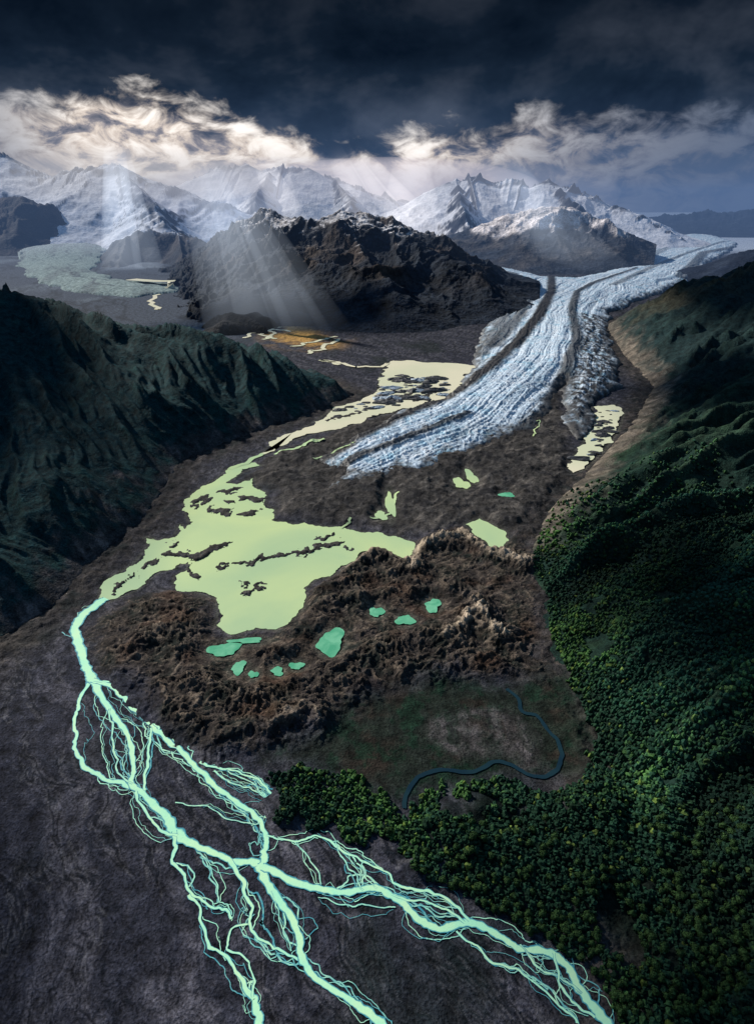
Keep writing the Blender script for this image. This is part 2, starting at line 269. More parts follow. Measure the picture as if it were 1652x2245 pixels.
# ---------- mountains -----------------------------------------------------------------------
def mountain(label,ridges,area,res,colf,amp=.22,ns=.05,seed=0,exp=1.1,jag=0,jf=.12,extra=(),warp=4.,mat=None,flank=None):
    X,Y=grid(area[0],area[1],res[0],area[3],area[2],res[1],extra=extra)
    wxx=X+fbm(X*ns,Y*ns,3,seed+1)*warp; wyy=Y+fbm(X*ns,Y*ns,3,seed+2)*warp
    H=np.full(X.shape,-2.); PR=np.zeros(X.shape)
    for r in ridges:
        pts=[Q(u,v,yy) for u,v,yy,_ in r]; ws=[q[3] for q in r]; s0=0
        for i in range(len(pts)-1):
            a=pts[i];b=pts[i+1]; ex,ey=b[0]-a[0],b[1]-a[1]; L2=ex*ex+ey*ey
            def dd_(px,py):
                t=np.clip(((px-a[0])*ex+(py-a[1])*ey)/L2,0,1); return t,np.hypot(px-a[0]-t*ex,py-a[1]-t*ey)
            t,d0=dd_(X,Y); _,d1=dd_(wxx,wyy); w=ws[i]+(ws[i+1]-ws[i])*t; k=sst(0,.35,d0/w)
            d=d0*(1-k)+d1*k; z=a[2]+(b[2]-a[2])*t; s=s0+t*math.sqrt(L2)
            if jag: z=z+jag*(ridged(s*jf,s*0+seed,3,seed+30,.6)-.45)
            pr=np.clip(1-d/w,0,1); hz=(z+2)*pr**exp-2
            PR=np.where(hz>H,pr,PR); H=np.maximum(H,hz); s0+=math.sqrt(L2)
    zz=np.clip(H,0,40); rd=ridged(wxx*ns,wyy*ns,6,seed+7,.5)
    body=np.clip(zz/8,0,1)*(1-.65*sst(.8,1,PR))
    H=H+(rd-.35)*amp*12*body
    if flank:
        a=G(*flank[0]); b=G(*flank[1]); ex,ey=b[0]-a[0],b[1]-a[1]; L=math.hypot(ex,ey)
        d=-((wxx-a[0])*ey-(wyy-a[1])*ex)/L
        H=np.minimum(H,d*flank[2]+(ridged(X*.12,Y*.12,5,seed+50,.55)-.3)*3.0-1)
    gy,gx=np.gradient(H); dX=np.gradient(X,axis=1); dY=np.gradient(Y,axis=0); slope=np.hypot(gx/dX,gy/dY)
    c=colf(X,Y,H,slope,rd,PR)
    o=patch('mountain',(X,Y),np.maximum(H,-3),c,mat or M_mtn,keep=H>-1.2); return finish(o,label,'mountain','structure')
def rocky(base,hi,snow_lo,snow_hi,sl=.55,seed=0,snow=(.62,.66,.74),ns=.12,tower=0,hih=None):
    def f(X,Y,H,S,rd,PR):
        n=fbm(X*ns,Y*ns,5,seed,.6); n2=fbm(X*ns*3,Y*ns*3,4,seed+9,.6)
        c=np.ones(X.shape+(3,))*np.array(base); k=sst(-.1,.35,n)
        if hih: k=k*sst(hih[0],hih[1],H+n*3)
        c=mix(c,hi,k)
        m=sst(snow_lo,snow_hi,H+n*5+n2*2)*sst(sl+.25,sl-.1,S+n2*.35)
        if tower: m=m*(1-sst(.86,.94,PR+n*.12)*tower*sst(-.25,.1,n2+.1))
        return mix(c,snow,m)
    return f
mountain('dark rocky mountain with snow patches along its crest',
 [[(430,545,150,20),(480,492,149,34),(525,466,148,44),(570,458,146,50),(612,490,142,50),(652,476,138,53),(692,491,134,52),(750,464,130,50),(792,488,126,46),(832,500,122,43),(872,510,119,40),(922,545,114,34),(990,572,108,26),(1042,610,102,18),(1072,655,98,10),(1086,692,96,5)],
  [(750,464,130,26),(800,560,108,24),(870,640,92,16)],[(570,458,146,22),(560,560,122,18),(590,640,104,14)],[(652,476,138,20),(680,570,116,16),(720,650,98,12)],[(922,545,114,18),(960,630,100,14),(990,690,90,8)]],
 (200,1180,520,790),(660,480), rocky((.017,.023,.033),(.075,.054,.040),9.0,11.5,.5,201,snow=(.58,.55,.54),ns=.09,hih=(3,10)),amp=.42,ns=.055,seed=200,jag=1.2,jf=.16,extra=(180,190,200,215),mat=M_rock,flank=((350,590),(435,725),.65))
mountain('rounded rocky mountain with a snow cap above the glacier fork',
 [[(925,548,205,14),(1000,512,205,28),(1080,481,203,40),(1125,465,200,44),(1190,449,198,46),(1250,452,196,42),(1292,490,190,34),(1342,540,178,22),(1382,582,168,8)],[(1190,449,198,20),(1230,520,180,16),(1260,580,166,10)]],
 (860,1430,505,640),(420,260), rocky((.028,.036,.05),(.07,.064,.062),7.8,9.5,1.5,221,snow=(.66,.60,.58),ns=.06),amp=.34,ns=.04,seed=220,jag=1.0,extra=(230,250,270,290),mat=M_rock)
mountain('jagged snow covered mountain range with dark rock crest',
 [[(880,500,300,30),(940,432,300,50),(962,414,300,60),(1000,396,300,70),(1038,384,300,70),(1060,396,298,65),(1082,402,298,60),(1125,398,296,60),(1160,404,294,60),(1200,395,292,60),(1242,405,290,60),(1292,426,285,55),(1352,455,275,48),(1420,490,262,35),(1495,528,250,14)],
  [(1000,396,300,30),(1010,450,262,24),(1030,500,235,10)],[(1200,395,292,30),(1290,480,250,22),(1350,520,230,10)]],
 (760,1620,497,585),(620,280), rocky((.035,.04,.055),(.08,.08,.09),-2,1,1.0,241,snow=(.80,.80,.84),ns=.06,tower=.95),amp=.30,ns=.022,seed=240,jag=4.5,jf=.10,extra=(370,390,410,440))
mountain('broad white icefield peaks with rocky towers',
 [[(380,470,360,50),(412,408,360,80),(440,380,360,90),(490,364,360,100),(540,365,360,100),(572,378,358,95),(600,366,355,95)],
  [(565,385,352,80),(600,368,350,85),(612,358,350,85),(626,370,350,85),(640,357,350,85),(655,372,349,85),(675,372,347,85),(700,380,347,80),(722,386,347,80),(760,402,345,80),(820,418,345,80),(880,440,350,70),(930,450,350,60)],
  [(600,368,350,40),(560,430,300,30),(560,480,270,14)],[(722,386,347,40),(770,440,300,30),(760,480,270,14)],
  [(780,500,240,15),(800,470,240,28),(825,457,238,30),(850,475,236,24),(875,505,230,12)]],
 (300,1000,487,580),(620,300), rocky((.05,.055,.07),(.09,.09,.10),-4,0,1.0,261,snow=(.84,.83,.85),ns=.05,tower=.75),amp=.26,ns=.02,seed=260,jag=4.5,jf=.10,extra=(600,650))
mountain('snow covered mountain with rocky outcrops beside the icefield',
 [[(-500,300,310,90),(-150,320,310,90),(0,335,310,90),(60,368,305,80),(112,386,300,75),(150,375,300,75),(182,364,300,80),(215,366,300,80),(250,357,298,80),(272,365,296,78),(292,386,292,72),(340,400,288,66),(402,420,280,60),(440,440,275,52),(492,440,270,44),(525,470,262,26)],
  [(250,357,298,40),(330,440,250,34),(360,490,225,18)]],
 (-600,640,497,640),(680,340), rocky((.035,.04,.052),(.07,.068,.075),-2,2,.8,281,snow=(.74,.76,.82),ns=.05,tower=.8),amp=.3,ns=.025,seed=280,jag=3,extra=(370,390,410,440))
mountain('dark rounded rocky foothill streaked with snow',
 [[(215,575,205,4),(250,528,205,10),(300,503,208,16),(380,510,205,16),(440,522,198,13),(480,560,185,6)],[(280,515,205,10),(262,570,182,7),(255,605,168,4)],[(390,510,205,11),(400,560,180,7),(395,600,165,4)]],
 (120,560,500,660),(360,260), rocky((.022,.027,.036),(.055,.05,.052),7.5,9.5,.6,291,ns=.08),amp=.3,ns=.05,seed=290,jag=1.2,extra=(250,270),mat=M_rock)
mountain('dark rocky outcrop beside the pale side glacier',
 [[(-300,440,255,30),(0,430,255,38),(50,430,253,38),(90,452,250,30),(120,466,248,20),(140,520,240,8)]],
 (-400,220,500,570),(260,160), rocky((.022,.024,.03),(.06,.048,.045),30,40,.5,301),amp=.4,ns=.05,seed=300,jag=1.5,extra=(290,),mat=M_rock)
mountain('distant mountains with storm shade put into their dark colour',
 [[(1380,505,420,40),(1450,478,420,80),(1540,468,420,90),(1652,460,420,90),(1900,440,420,90)],[(1555,595,150,8),(1600,560,150,16),(1660,538,150,24),(1900,500,150,30)]],
 (1330,2100,487,640),(400,260), rocky((.010,.014,.024),(.02,.026,.038),26,34,.5,321),amp=.45,ns=.03,seed=320,jag=4,jf=.03,extra=(600,),mat=M_rock)  # storm shade put into the dark rock colours
mountain('low dark rocky knoll on the gravel plain',
 [[(445,708,86,3),(470,692,86,6),(505,684,85,9),(545,695,84,7),(580,715,82,3)]],
 (400,640,640,790),(160,120), rocky((.02,.02,.022),(.05,.042,.036),50,60,.5,341),amp=.10,ns=.15,seed=340,mat=M_rock)
print('mtn',time.time()-T0)
# ---------- glacier -------------------------------------------------------------------------
GLA=GL([(1015,575),(1060,582),(1130,595),(1205,614),(1250,616),(1310,602),(1370,585),(1388,560),(1440,545),(1485,535),(1490,514),(1560,517),(1615,535),(1600,552),(1548,578),(1520,612),(1470,632),(1400,658),(1330,690),(1335,730),(1352,790),(1356,850),(1305,890),(1292,950),(1262,962),(1240,930),(1232,840),(1205,900),(1160,945),(1060,985),(960,1022),(850,1048),(750,1075),(690,1085),(735,1045),(690,1018),(760,965),(850,915),(960,880),(1010,842),(1045,805),(1060,740),(1082,690),(1075,650),(1050,615)])
CEN=GL([(1590,526),(1480,565),(1400,598),(1290,632),(1222,680),(1195,760),(1135,850),(1030,930),(880,1000),(720,1065)])
STR=[([(1206,612),(1206,655),(1178,712),(1130,772),(1060,832),(970,886),(880,925),(760,975),(700,1012)],1.0,1.),([(1390,600),(1300,634),(1262,655),(1250,695),(1262,762),(1232,842),(1195,910),(1120,970)],.75,.9),([(1610,545),(1540,562),(1515,590),(1490,615)],1.6,.8),([(1040,598),(1120,612),(1172,640),(1135,710),(1080,775)],1.1,.8),([(1020,930),(900,975),(800,1010),(720,1045)],.5,.9),([(1500,530),(1440,560),(1400,585)],2.,.5),([(1060,610),(1110,630),(1120,680),(1085,740),(1050,790)],1.0,.7),([(1585,535),(1500,565),(1420,600),(1340,640)],1.0,.6)]
X,Y=grid(640,1680,860,1110,505,740); k=(sst(40,60,Y)); WX=X+fbm(X*.35,Y*.35,4,401,.6)*1.0+fbm(X*.12,Y*.12,2,403)*1.2*k; WY=Y+fbm(X*.35,Y*.35,4,402,.6)*1.0; sg=sdf(WX,WY,GLA,12.)
d,_,S,side=pdist(X,Y,CEN); lat=d*side
ser=ridged(S*1.1+fbm(X*.5,Y*.5,3,411)*1.5,lat*.8,4,412,.6); fl=fbm(lat*.9+fbm(X*.1,Y*.1,2,415),S*.03,4,413,.65)
hg=np.where(sg>0,np.sqrt(np.clip(sg,0,6)/6)*1.2*(.55+.45*sst(35,60,Y))+.05,-.3)
hg=np.where(sg>0,hg+(ser-.3)*.13*sst(0,1.5,sg)+fl*.30*sst(0,2,sg)+ridged(X*1.9,Y*1.9,3,414)*.06*sst(0,.8,sg),hg)
c=np.ones(X.shape+(3,))*np.array((.56,.67,.76)); c=mix(c,(.13,.42,.58),sst(.05,.5,fbm(S*.3,lat*.5,5,421,.65)+.08)*.6)
c=mix(c,(.90,.90,.90),sst(.35,.8,ser)*.7); c=mix(c,(.18,.28,.38),sst(.05,.45,fl)*.6); c=mix(c,(.88,.9,.9),sst(-.1,-.5,fl)*.5)
lines=ridged(lat*.45+fbm(X*.08,Y*.08,2,423)*.6,S*.006,2,422,.6); c=mix(c,(.06,.062,.07),sst(.78,.96,lines)*.7)
jx=fbm(X*.9,Y*.9,3,431)*.3; jy=fbm(X*.9,Y*.9,3,432)*.3
for p,w,a in STR:
    dd0=pd(X+jx,Y+jy,GL(p)); c=mix(c,(.036,.034,.034),sst(w*1.25,w*.5,dd0)*a); hg=hg+np.where(sg>1,sst(w*1.3,0,dd0)*.15,0)
dirt=sst(1.6,.1,sg+fbm(X*.9,Y*.9,5,433,.65)*2.0); c=mix(c,(.045,.042,.040),dirt*.9)
toe=sst(46,34,Y)*sst(-.05,.35,fbm(lat*.8,S*.12,5,437,.65)); c=mix(c,(.06,.056,.054),toe*.8)
rt=sst(0,1,sdf(X,Y,GL([(1262,700),(1340,700),(1370,860),(1280,980),(1220,960),(1230,850),(1262,762)]))); c=mix(c,(.05,.048,.047),rt*sst(-.3,.15,fbm(X*1.3,Y*.9,5,434,.65)))
lt_=sst(0,2,sdf(X,Y,GL([(1030,590),(1130,615),(1150,680),(1090,760),(1050,800),(1060,700),(1075,650)]),8.)); c=mix(c,(.12,.13,.145),lt_*sst(-.3,.3,fbm(X*.5,Y*.5,5,436,.6))*.8)
o=patch('glacier',(X,Y),hg,c,M_ice,keep=sg>-.4); finish(o,'blue white crevassed valley glacier with dark medial moraine stripes','glacier','structure')
GL2=GL([(145,499),(190,498),(262,499),(300,510),(262,540),(225,566),(205,590),(240,614),(385,624),(385,640),(300,652),(190,646),(100,622),(40,585),(45,562),(110,545),(150,530)])
X,Y=grid(-20,460,360,700,498,260); sg=sdf(X+fbm(X*.1,Y*.1,3,441)*3,Y+fbm(X*.1,Y*.1,3,442)*3,GL2,30.)
hg=np.where(sg>0,np.sqrt(np.clip(sg,0,8)/8)*1.0+np.clip(Y-190,0,400)*.05,-.3)+fbm(X*.3,Y*.3,4,443)*.25*(sg>0)
c=np.ones(X.shape+(3,))*np.array((.26,.33,.31)); ls=ridged(sg*.16+fbm(X*.03,Y*.03,2,445)*.5,X*.004,3,446,.6); c=mix(c,(.08,.10,.12),sst(.5,.9,ls)*.8); c=mix(c,(.12,.14,.15),sst(0,.35,fbm(X*.14+Y*.05,Y*.03,5,444,.6))*.6); c=mix(c,(.45,.5,.52),sst(190,250,Y)*.8)
o=patch('glacier',(X,Y),hg,c,M_hill,keep=sg>-.4); finish(o,'pale grey green side glacier spilling from a snowfield','glacier','structure')
# ---------- water sheets --------------------------------------------------------------------
def fractal(pts,minl,amp,rs):
    r=random.Random(rs); out=list(pts)
    for _ in range(6):
        new=[];ch=False
        for i in range(len(out)):
            a=out[i];b=out[(i+1)%len(out)]; new.append(a); L=math.hypot(b[0]-a[0],b[1]-a[1])
            if L>minl:
                o_=r.gauss(0,amp)*min(L,2.5); new.append(((a[0]+b[0])/2-(b[1]-a[1])/L*o_,(a[1]+b[1])/2+(b[0]-a[0])/L*o_)); ch=True
        out=new
        if not ch:break
    return out
def sheet(name,pts,z,mat,label,cat):
    me=bpy.data.meshes.new(name); me.from_pydata([(p[0],p[1],z) for p in pts],[],[list(range(len(pts)))]); me.update(); me.materials.append(mat)
    o=bpy.data.objects.new(name,me); return finish(o,label,cat,'structure')
sheet('lake',fractal(LAKE,.12,.12,1),.002,M_lake,'milky yellow green meltwater lake dotted with gravel islets','lake')
sheet('lake',fractal(ULAKE,.3,.12,2),.02,M_ulake,'pale cream proglacial lake with drifting dirty icebergs','lake')
sheet('lake',fractal(RLAKE,.3,.10,3),.02,M_ulake,'narrow pale meltwater lake beside the glacier flank','lake')
sheet('lake',fractal(SLAKE,.15,.10,4),.01,M_lake,'small milky green lake between moraine ridges','lake')
for i,(u,v,a,b) in enumerate(PONDS):
    cx,cy=G(u,v); ry=abs(G(u,v+b)[1]-cy); rx=a/upx(cy); r=random.Random(i); pts=[]
    ph=[r.random()*6.28 for _ in range(4)]
    for j in range(40):
        t=j/40*2*math.pi; q=1+.22*math.sin(2*t+ph[0])+.15*math.sin(3*t+ph[1])+.08*math.sin(5*t+ph[2])+.05*math.sin(9*t+ph[3]); pts.append((cx+rx*q*math.cos(t),cy+ry*q*math.sin(t)))
    sheet('pond',pts,.015,M_lake if 1000<u<1040 or v in(1105,1130) else M_pond,'small turquoise pond among moraine ridges' ,'pond')
# ---------- river ---------------------------------------------------------------------------
def smooth(pts,n=10):
    P=[pts[0]]+list(pts)+[pts[-1]]; out=[]
    for i in range(1,len(P)-2):
        p0,p1,p2,p3=[np.array(q,float) for q in P[i-1:i+3]]
        for j in range(n):
            t=j/n; out.append(.5*((2*p1)+(-p0+p2)*t+(2*p0-5*p1+4*p2-p3)*t*t+(-p0+3*p1-3*p2+p3)*t**3))
    out.append(np.array(pts[-1],float)); return np.array(out)
RV=[];RF=[];RC=[];zc=[.003]
def ribbon(P,W,V=RV,Fc=RF,C=RC,shade=0,dz=.00004,wn=.22,wf=.16):
    zc[0]+=dz; z=zc[0]; T=np.gradient(P,axis=0); T/=np.linalg.norm(T,axis=1)[:,None]+1e-9; N=np.stack([-T[:,1],T[:,0]],1)
    b=len(V); n=len(P); ii=np.arange(n); L_=fbm(ii*wf,zc[0]*9000+0*ii,2); R_=fbm(ii*wf*1.1,zc[0]*9000+50+0*ii,2)
    for i in range(n):
        wl=W[i]*(.5+wn*float(L_[i])); wr=W[i]*(.5+wn*float(R_[i]))
        for q,e in((wl,1),(wl*.55,shade),(-wr*.55,shade),(-wr,1)):
            p=P[i]+N[i]*q; V.append((p[0],p[1],z)); C.append((max(e,shade),0,0))
    for i in range(n-1):
        for k in range(3):
            a=b+i*4+k; Fc.append((a,a+4,a+5,a+1))
def jit(P,amp,seed,f=1.4):
    s=np.concatenate([[0],np.cumsum(np.linalg.norm(np.diff(P,axis=0),axis=1))])
    return P+np.stack([fbm(s*f,s*0+seed*3.1,3,500+seed),fbm(s*f,s*0+seed*7.7,3,520+seed)],1)*amp
CH_=[([(232,1312),(205,1332),(178,1352),(166,1388),(180,1430),(192,1468),(205,1497)],[24,24,24,21,21,22,26],1),
([(203,1490),(180,1520),(166,1560),(165,1605),(168,1650),(192,1685),(240,1708),(285,1724),(310,1745)],[14,11,10,10,12,14,14,16,16],2),
([(203,1490),(232,1540),(262,1585),(290,1640),(292,1690),(288,1718),(318,1745),(362,1790),(388,1830),(440,1858),(500,1884),(560,1893),(580,1896)],[24,16,15,14,13,14,18,22,28,20,16,20,26],7),
([(203,1490),(252,1512),(300,1560),(345,1600),(400,1650),(450,1702),(500,1745),(560,1790),(580,1830),(576,1870),(570,1896)],[16,12,13,14,14,14,14,13,13,16,22],10),
([(378,1825),(380,1880),(402,1925),(415,1965),(455,1985),(495,1995),(508,2020)],[14,10,9,8,7,9,8],3),
([(415,1960),(440,2020),(465,2080),(520,2120),(550,2170),(562,2210),(572,2260),(575,2330)],[8,7,9,8,14,20,24,26],3),
([(500,1884),(532,1930),(546,1980),(548,2022),(580,2060),(620,2090),(660,2115)],[14,13,10,9,7,7,8],4),
([(548,2022),(505,2035),(500,2080),(540,2110),(560,2150),(555,2190)],[6,6,6,5,6,8],2),
([(570,1896),(592,1950),(632,2000),(656,2055),(660,2102),(700,2150),(762,2190),(822,2232),(860,2270),(920,2340)],[26,22,18,18,20,15,17,22,24,26],6),
([(575,1900),(640,1932),(700,1950),(760,1957),(820,1948),(872,1972),(912,2012),(962,2036),(1030,2024),(1090,2050),(1142,2080),(1200,2088),(1242,2120),(1272,2172),(1312,2225),(1350,2275),(1400,2350)],[20,20,18,18,17,20,20,20,20,18,16,20,22,24,28,30,32],10),
([(582,1835),(650,1842),(700,1836),(750,1865),(800,1890),(850,1912),(868,1945),(930,1950),(980,1975),(1030,2012)],[5,6,6,7,6,6,7,10,8,9],5),
([(1000,2045),(1080,2105),(1160,2140),(1225,2195),(1270,2245),(1300,2300)],[6,6,6,6,8,9],3),
([(440,1672),(500,1690),(552,1702),(592,1738),(600,1762),(582,1790)],[10,6,6,7,7,8],4),
([(470,1690),(520,1720),(570,1735),(600,1762)],[6,5,5,6],3),([(500,1692),(560,1722),(598,1765)],[4,4,5],1),
([(330,1598),(325,1660),(316,1735)],[7,8,8],1),([(240,1555),(246,1620),(262,1690),(290,1718)],[6,6,5,5],2),
([(300,1735),(330,1800),(385,1835)],[8,8,10],2),([(205,1495),(270,1498),(310,1525),(318,1560),(345,1600)],[7,6,6,7,8],4),
([(740,1850),(760,1900),(800,1950)],[4,4,5],2),([(650,1845),(690,1900),(700,1940)],[3,4,4],1),([(790,1885),(800,1920),(830,1950)],[4,4,4],1),
([(860,1960),(900,1975),(960,1985),(1010,2020)],[6,6,6,8],2),([(1140,2075),(1180,2120),(1230,2150),(1275,2180)],[6,7,7,7],2),
([(1210,2090),(1225,2140),(1250,2190),(1300,2235)],[8,8,8,8],2),([(385,1760),(450,1770),(520,1800),(575,1805)],[4,4,4,4],1),
([(440,1870),(470,1930),(480,1985)],[4,3,4],1),([(700,1965),(760,1985),(870,1990)],[3,4,4],1),([(590,1960),(620,2030),(640,2080)],[3,4,4],1)]
si=0; sub=[]
for pts,w,nb in CH_:
    P=smooth(GL(pts),14); wd=smooth([(a/upx(p[1]),0) for a,p in zip(w,P[::14])],14)[:,0]; P=jit(P,.16 if w[0]<20 else .05,si,1.6); si+=1
    sub.append((P,wd,w)); r=random.Random(si*13)
    for k in range(int(nb*2.3)):
        n=len(P); L=r.randint(12,46); i0=r.randint(0,max(1,n-L)); i1=min(n-1,i0+L)
        seg=P[i0:i1+1]
        if len(seg)<8: continue
        T=np.gradient(seg,axis=0); T/=np.linalg.norm(T,axis=1)[:,None]+1e-9; N=np.stack([-T[:,1],T[:,0]],1)
        t=np.linspace(0,1,len(seg)); am=r.choice([-1,1])*(r.uniform(.03,.34)*r.random()+wd[i0]*.8)
        pk=r.uniform(.25,.75); env=np.where(t<pk,np.sin(t/pk*np.pi/2),np.sin((1-t)/(1-pk)*np.pi/2))
        q=seg+N*(am*env)[:,None]; q=jit(q,.16,si+k*7,2.2)
        ribbon(q,np.full(len(q),r.choice([.012,.015,.018,.022,.03,.045])),shade=r.choice([.2,.4,.6]))
for P,wd,w in sub: ribbon(P,wd*(.95 if max(w)>20 else .8),shade=0 if max(w)>7 else .25,wn=.34,wf=.22)
o=mesh_np('river',np.array(RV),np.array(RF),M_river,np.array(RC)); finish(o,'bright mint green braided glacial river on dark gravel','river','structure')
V=[];Fc=[];C=[]; zc[0]=.02
P=jit(smooth(CREEK,10),.08,77); ribbon(P,np.full(len(P),.13),V,Fc,C)
o=mesh_np('creek',np.array(V),np.array(Fc),M_creek,np.array(C)); finish(o,'dark winding creek through brown meadow','creek','structure')
V=[];Fc=[];C=[]
for k,pl in enumerate([[(740,742),(715,760),(690,772),(670,776)],[(735,738),(690,748),(640,762)],[(560,712),(600,728),(580,745)],[(520,722),(560,730),(610,718)],[(540,742),(575,722),(640,728)],[(745,800),(700,790),(800,805),(850,800)],[(600,712),(570,728),(600,742)]]):
    P=jit(smooth(GL(pl),12),1.6,k+90,.5); ribbon(P,np.full(len(P),.5),V,Fc,C,0)
P=smooth(GL([(290,626),(340,630),(385,630)]),8); ribbon(P,np.full(len(P),3.),V,Fc,C,0)
P=jit(smooth(GL([(385,630),(350,645),(330,660),(340,680)]),8),2,5); ribbon(P,np.full(len(P),.8),V,Fc,C,0)
V=[(a,b,z+.03+(1.2 if b>128 else 0)) for a,b,z in V]
o=mesh_np('river',np.array(V),np.array(Fc),M_ulake,np.array(C)); finish(o,'thin pale gold stream strands crossing a plain coloured as if sunlit','river','structure')
V=[];Fc=[];C=[]
for k,(pl,w) in enumerate([([(575,995),(540,1015),(500,1030)],.35),([(690,1015),(760,985),(830,955)],.15),([(600,1000),(640,990),(680,975),(712,968)],.3),([(875,1080),(860,1105),(845,1130),(815,1140)],.16),([(750,1160),(775,1140)],.12),([(1145,940),(1180,930),(1165,965)],.1)]):
    P=jit(smooth(GL(pl),12),.35,k+120,.9); ribbon(P,np.full(len(P),w),V,Fc,C,0)
V=[(a,b,float(ground_h(np.array([a]),np.array([b]))[0])+.04) for a,b,z in V]
o=mesh_np('stream',np.array(V),np.array(Fc),M_lake,np.array(C)); finish(o,'narrow milky meltwater streams on dark debris','stream','structure')
# ---------- icebergs ------------------------------------------------------------------------
M_berg=terrain_mat('dirty_iceberg_ice',3,12,.6,.1,rough=.5,spec=.4,var=.4)
def berg(r,sc,col):
    n=9; V=[];Fc=[]
    rad=[r.uniform(.6,1.25) for _ in range(n)]
    for lv,(z,k) in enumerate([(-.1,1.0),(.12,1.0),(.26,.72),(.38,.35)]):
        for i in range(n):
            t=i/n*6.283; q=rad[i]*k*(1+r.uniform(-.15,.15)); V.append((q*sc*math.cos(t),q*sc*.7*math.sin(t),sc*z*(1+r.uniform(-.3,.5))))
    for l in range(3):
        for i in range(n): a=l*n+i;b=l*n+(i+1)%n; Fc.append((a,b,b+n,a+n))
    V.append((0,0,sc*.5*r.uniform(.7,1.3))); top=len(V)-1
    me=bpy.data.meshes.new('iceberg'); me.from_pydata(V,[],Fc+[(3*n+i,3*n+(i+1)%n,top) for i in range(n)])
    a=me.attributes.new('Col','FLOAT_COLOR','POINT'); a.data.foreach_set('color',np.array([(col[0],col[1],col[2],1.)]*len(V),np.float32).ravel()); me.materials.append(M_berg); return me
r=random.Random(5)
dk=[berg(r,1,(.05,.05,.052)) for _ in range(4)]; lt=[berg(r,1,(.35,.42,.48)) for _ in range(3)]
def put(poly,n,lo,hi,zone,pl=.25):
    k=0
    for _ in range(4000):
        if k>=n:break
        u=r.uniform(zone[0],zone[2]);v=r.uniform(zone[1],zone[3]); a,b=G(u,v)
        if sdf(np.array([a]),np.array([b]),poly)[0]<.3: continue
        light=r.random()<pl; o=bpy.data.objects.new('iceberg',(lt if light else dk)[r.randrange(3)]); s=lo+(hi-lo)*r.random()**2.2
        o.location=(a,b,.03); o.scale=(s*r.uniform(.8,1.5),s,s*.6); o.rotation_euler=(0,0,r.uniform(-.5,.5))
        finish(o,'pale blue white iceberg floating in silty lake' if light else 'dirt covered dark iceberg floating in silty lake','iceberg',None,'icebergs adrift on the silty lakes'); k+=1
put(ULAKE,80,.15,.9,(820,825,980,900)); put(ULAKE,14,.15,.6,(740,880,830,915)); put(RLAKE,40,.12,.6,(1260,900,1345,1020),.1)
print('water',time.time()-T0)
# ---------- trees ---------------------------------------------------------------------------
M_leaf=bpy.data.materials.new('beech_foliage'); M_leaf.use_nodes=True
nt=M_leaf.node_tree; b=nt.nodes['Principled BSDF']; b.inputs['Roughness'].default_value=.85; b.inputs['Specular IOR Level'].default_value=.1
at=nt.nodes.new('ShaderNodeAttribute'); at.attribute_name='Col'; g=nt.nodes.new('ShaderNodeNewGeometry')
tn=nt.nodes.new('ShaderNodeTexNoise'); tn.inputs['Scale'].default_value=22; tn.inputs['Detail'].default_value=1; nt.links.new(g.outputs['Position'],tn.inputs['Vector'])
mr=nt.nodes.new('ShaderNodeMapRange'); mr.inputs[1].default_value=.3; mr.inputs[2].default_value=.7; mr.inputs[3].default_value=.5; mr.inputs[4].default_value=1.5; nt.links.new(tn.outputs[0],mr.inputs[0])
vm=nt.nodes.new('ShaderNodeVectorMath'); vm.operation='SCALE'; nt.links.new(at.outputs['Color'],vm.inputs[0]); nt.links.new(mr.outputs[0],vm.inputs['Scale']); nt.links.new(vm.outputs[0],b.inputs['Base Color'])
import bmesh
def ico(sub):
    bm=bmesh.new(); bmesh.ops.create_icosphere(bm,subdivisions=sub,radius=1); V=np.array([v.co[:] for v in bm.verts]); Fx=np.array([[v.index for v in f.verts] for f in bm.faces]); bm.free(); return V,Fx
def surf(px,py):
    hg=ground_h(px,py); hr,sd=hill_r(px,py); return np.maximum(hg,hr),sd
sp=.108; xs=np.arange(-6,17,sp); ys=np.arange(5.2,32,sp); PX,PY=np.meshgrid(xs,ys); PX=PX.ravel()+np.random.uniform(-.05,.05,PX.size); PY=PY.ravel()+np.random.uniform(-.05,.05,PX.size)
depth=CP*PY+SP*CH; uu=826+F*PX/depth
keep=(uu<1760)&(uu>400)&(np.random.rand(PX.size)>sst(17,32,PY)*.9); PX=PX[keep];PY=PY[keep]
sdr=sdf(PX,PY,POLY_R); wxx=PX+fbm(PX*.8,PY*.8,3,5)*.7; sff=sdf(wxx,PY+fbm(PX*.8,PY*.8,3,6)*.7,FOR); cl=fbm(PX*.5,PY*.5,4,601,.6)
rvd=ldist(PX,PY,CREEK,2.)
ok=((sff>.02+.25*fbm(PX*2,PY*2,2,603))|((sdr>.25)&(cl>-.28)))&(rvd>.15)&(cl>-.36)
clear=np.hypot((PX-G(1350,2050)[0])/.45,(PY-G(1350,2050)[1])/.75)+fbm(PX*2,PY*2,3,602)*.5<1
gd=np.full(PX.shape,9.)
for pts,w,nb in CH_: gd=np.minimum(gd,ldist(PX,PY,GL(pts),2.))
ok&=~clear&(gd>.22); PX=PX[ok];PY=PY[ok];cl=cl[ok]; PZ,sdr=surf(PX,PY); N=len(PX); print('TREES',N)
big=fbm(PX*.22,PY*.22,3,611); hr_=np.random.rand(N); rn=hill_noise_r(PX,PY)
col=np.zeros((N,3)); col[:]=(.011,.034,.019); col=mix(col,(.050,.110,.028),sst(-.05,.4,big+(hr_-.5)*.6)*.9); col=mix(col,(.13,.17,.03),(hr_>.95)*.5)
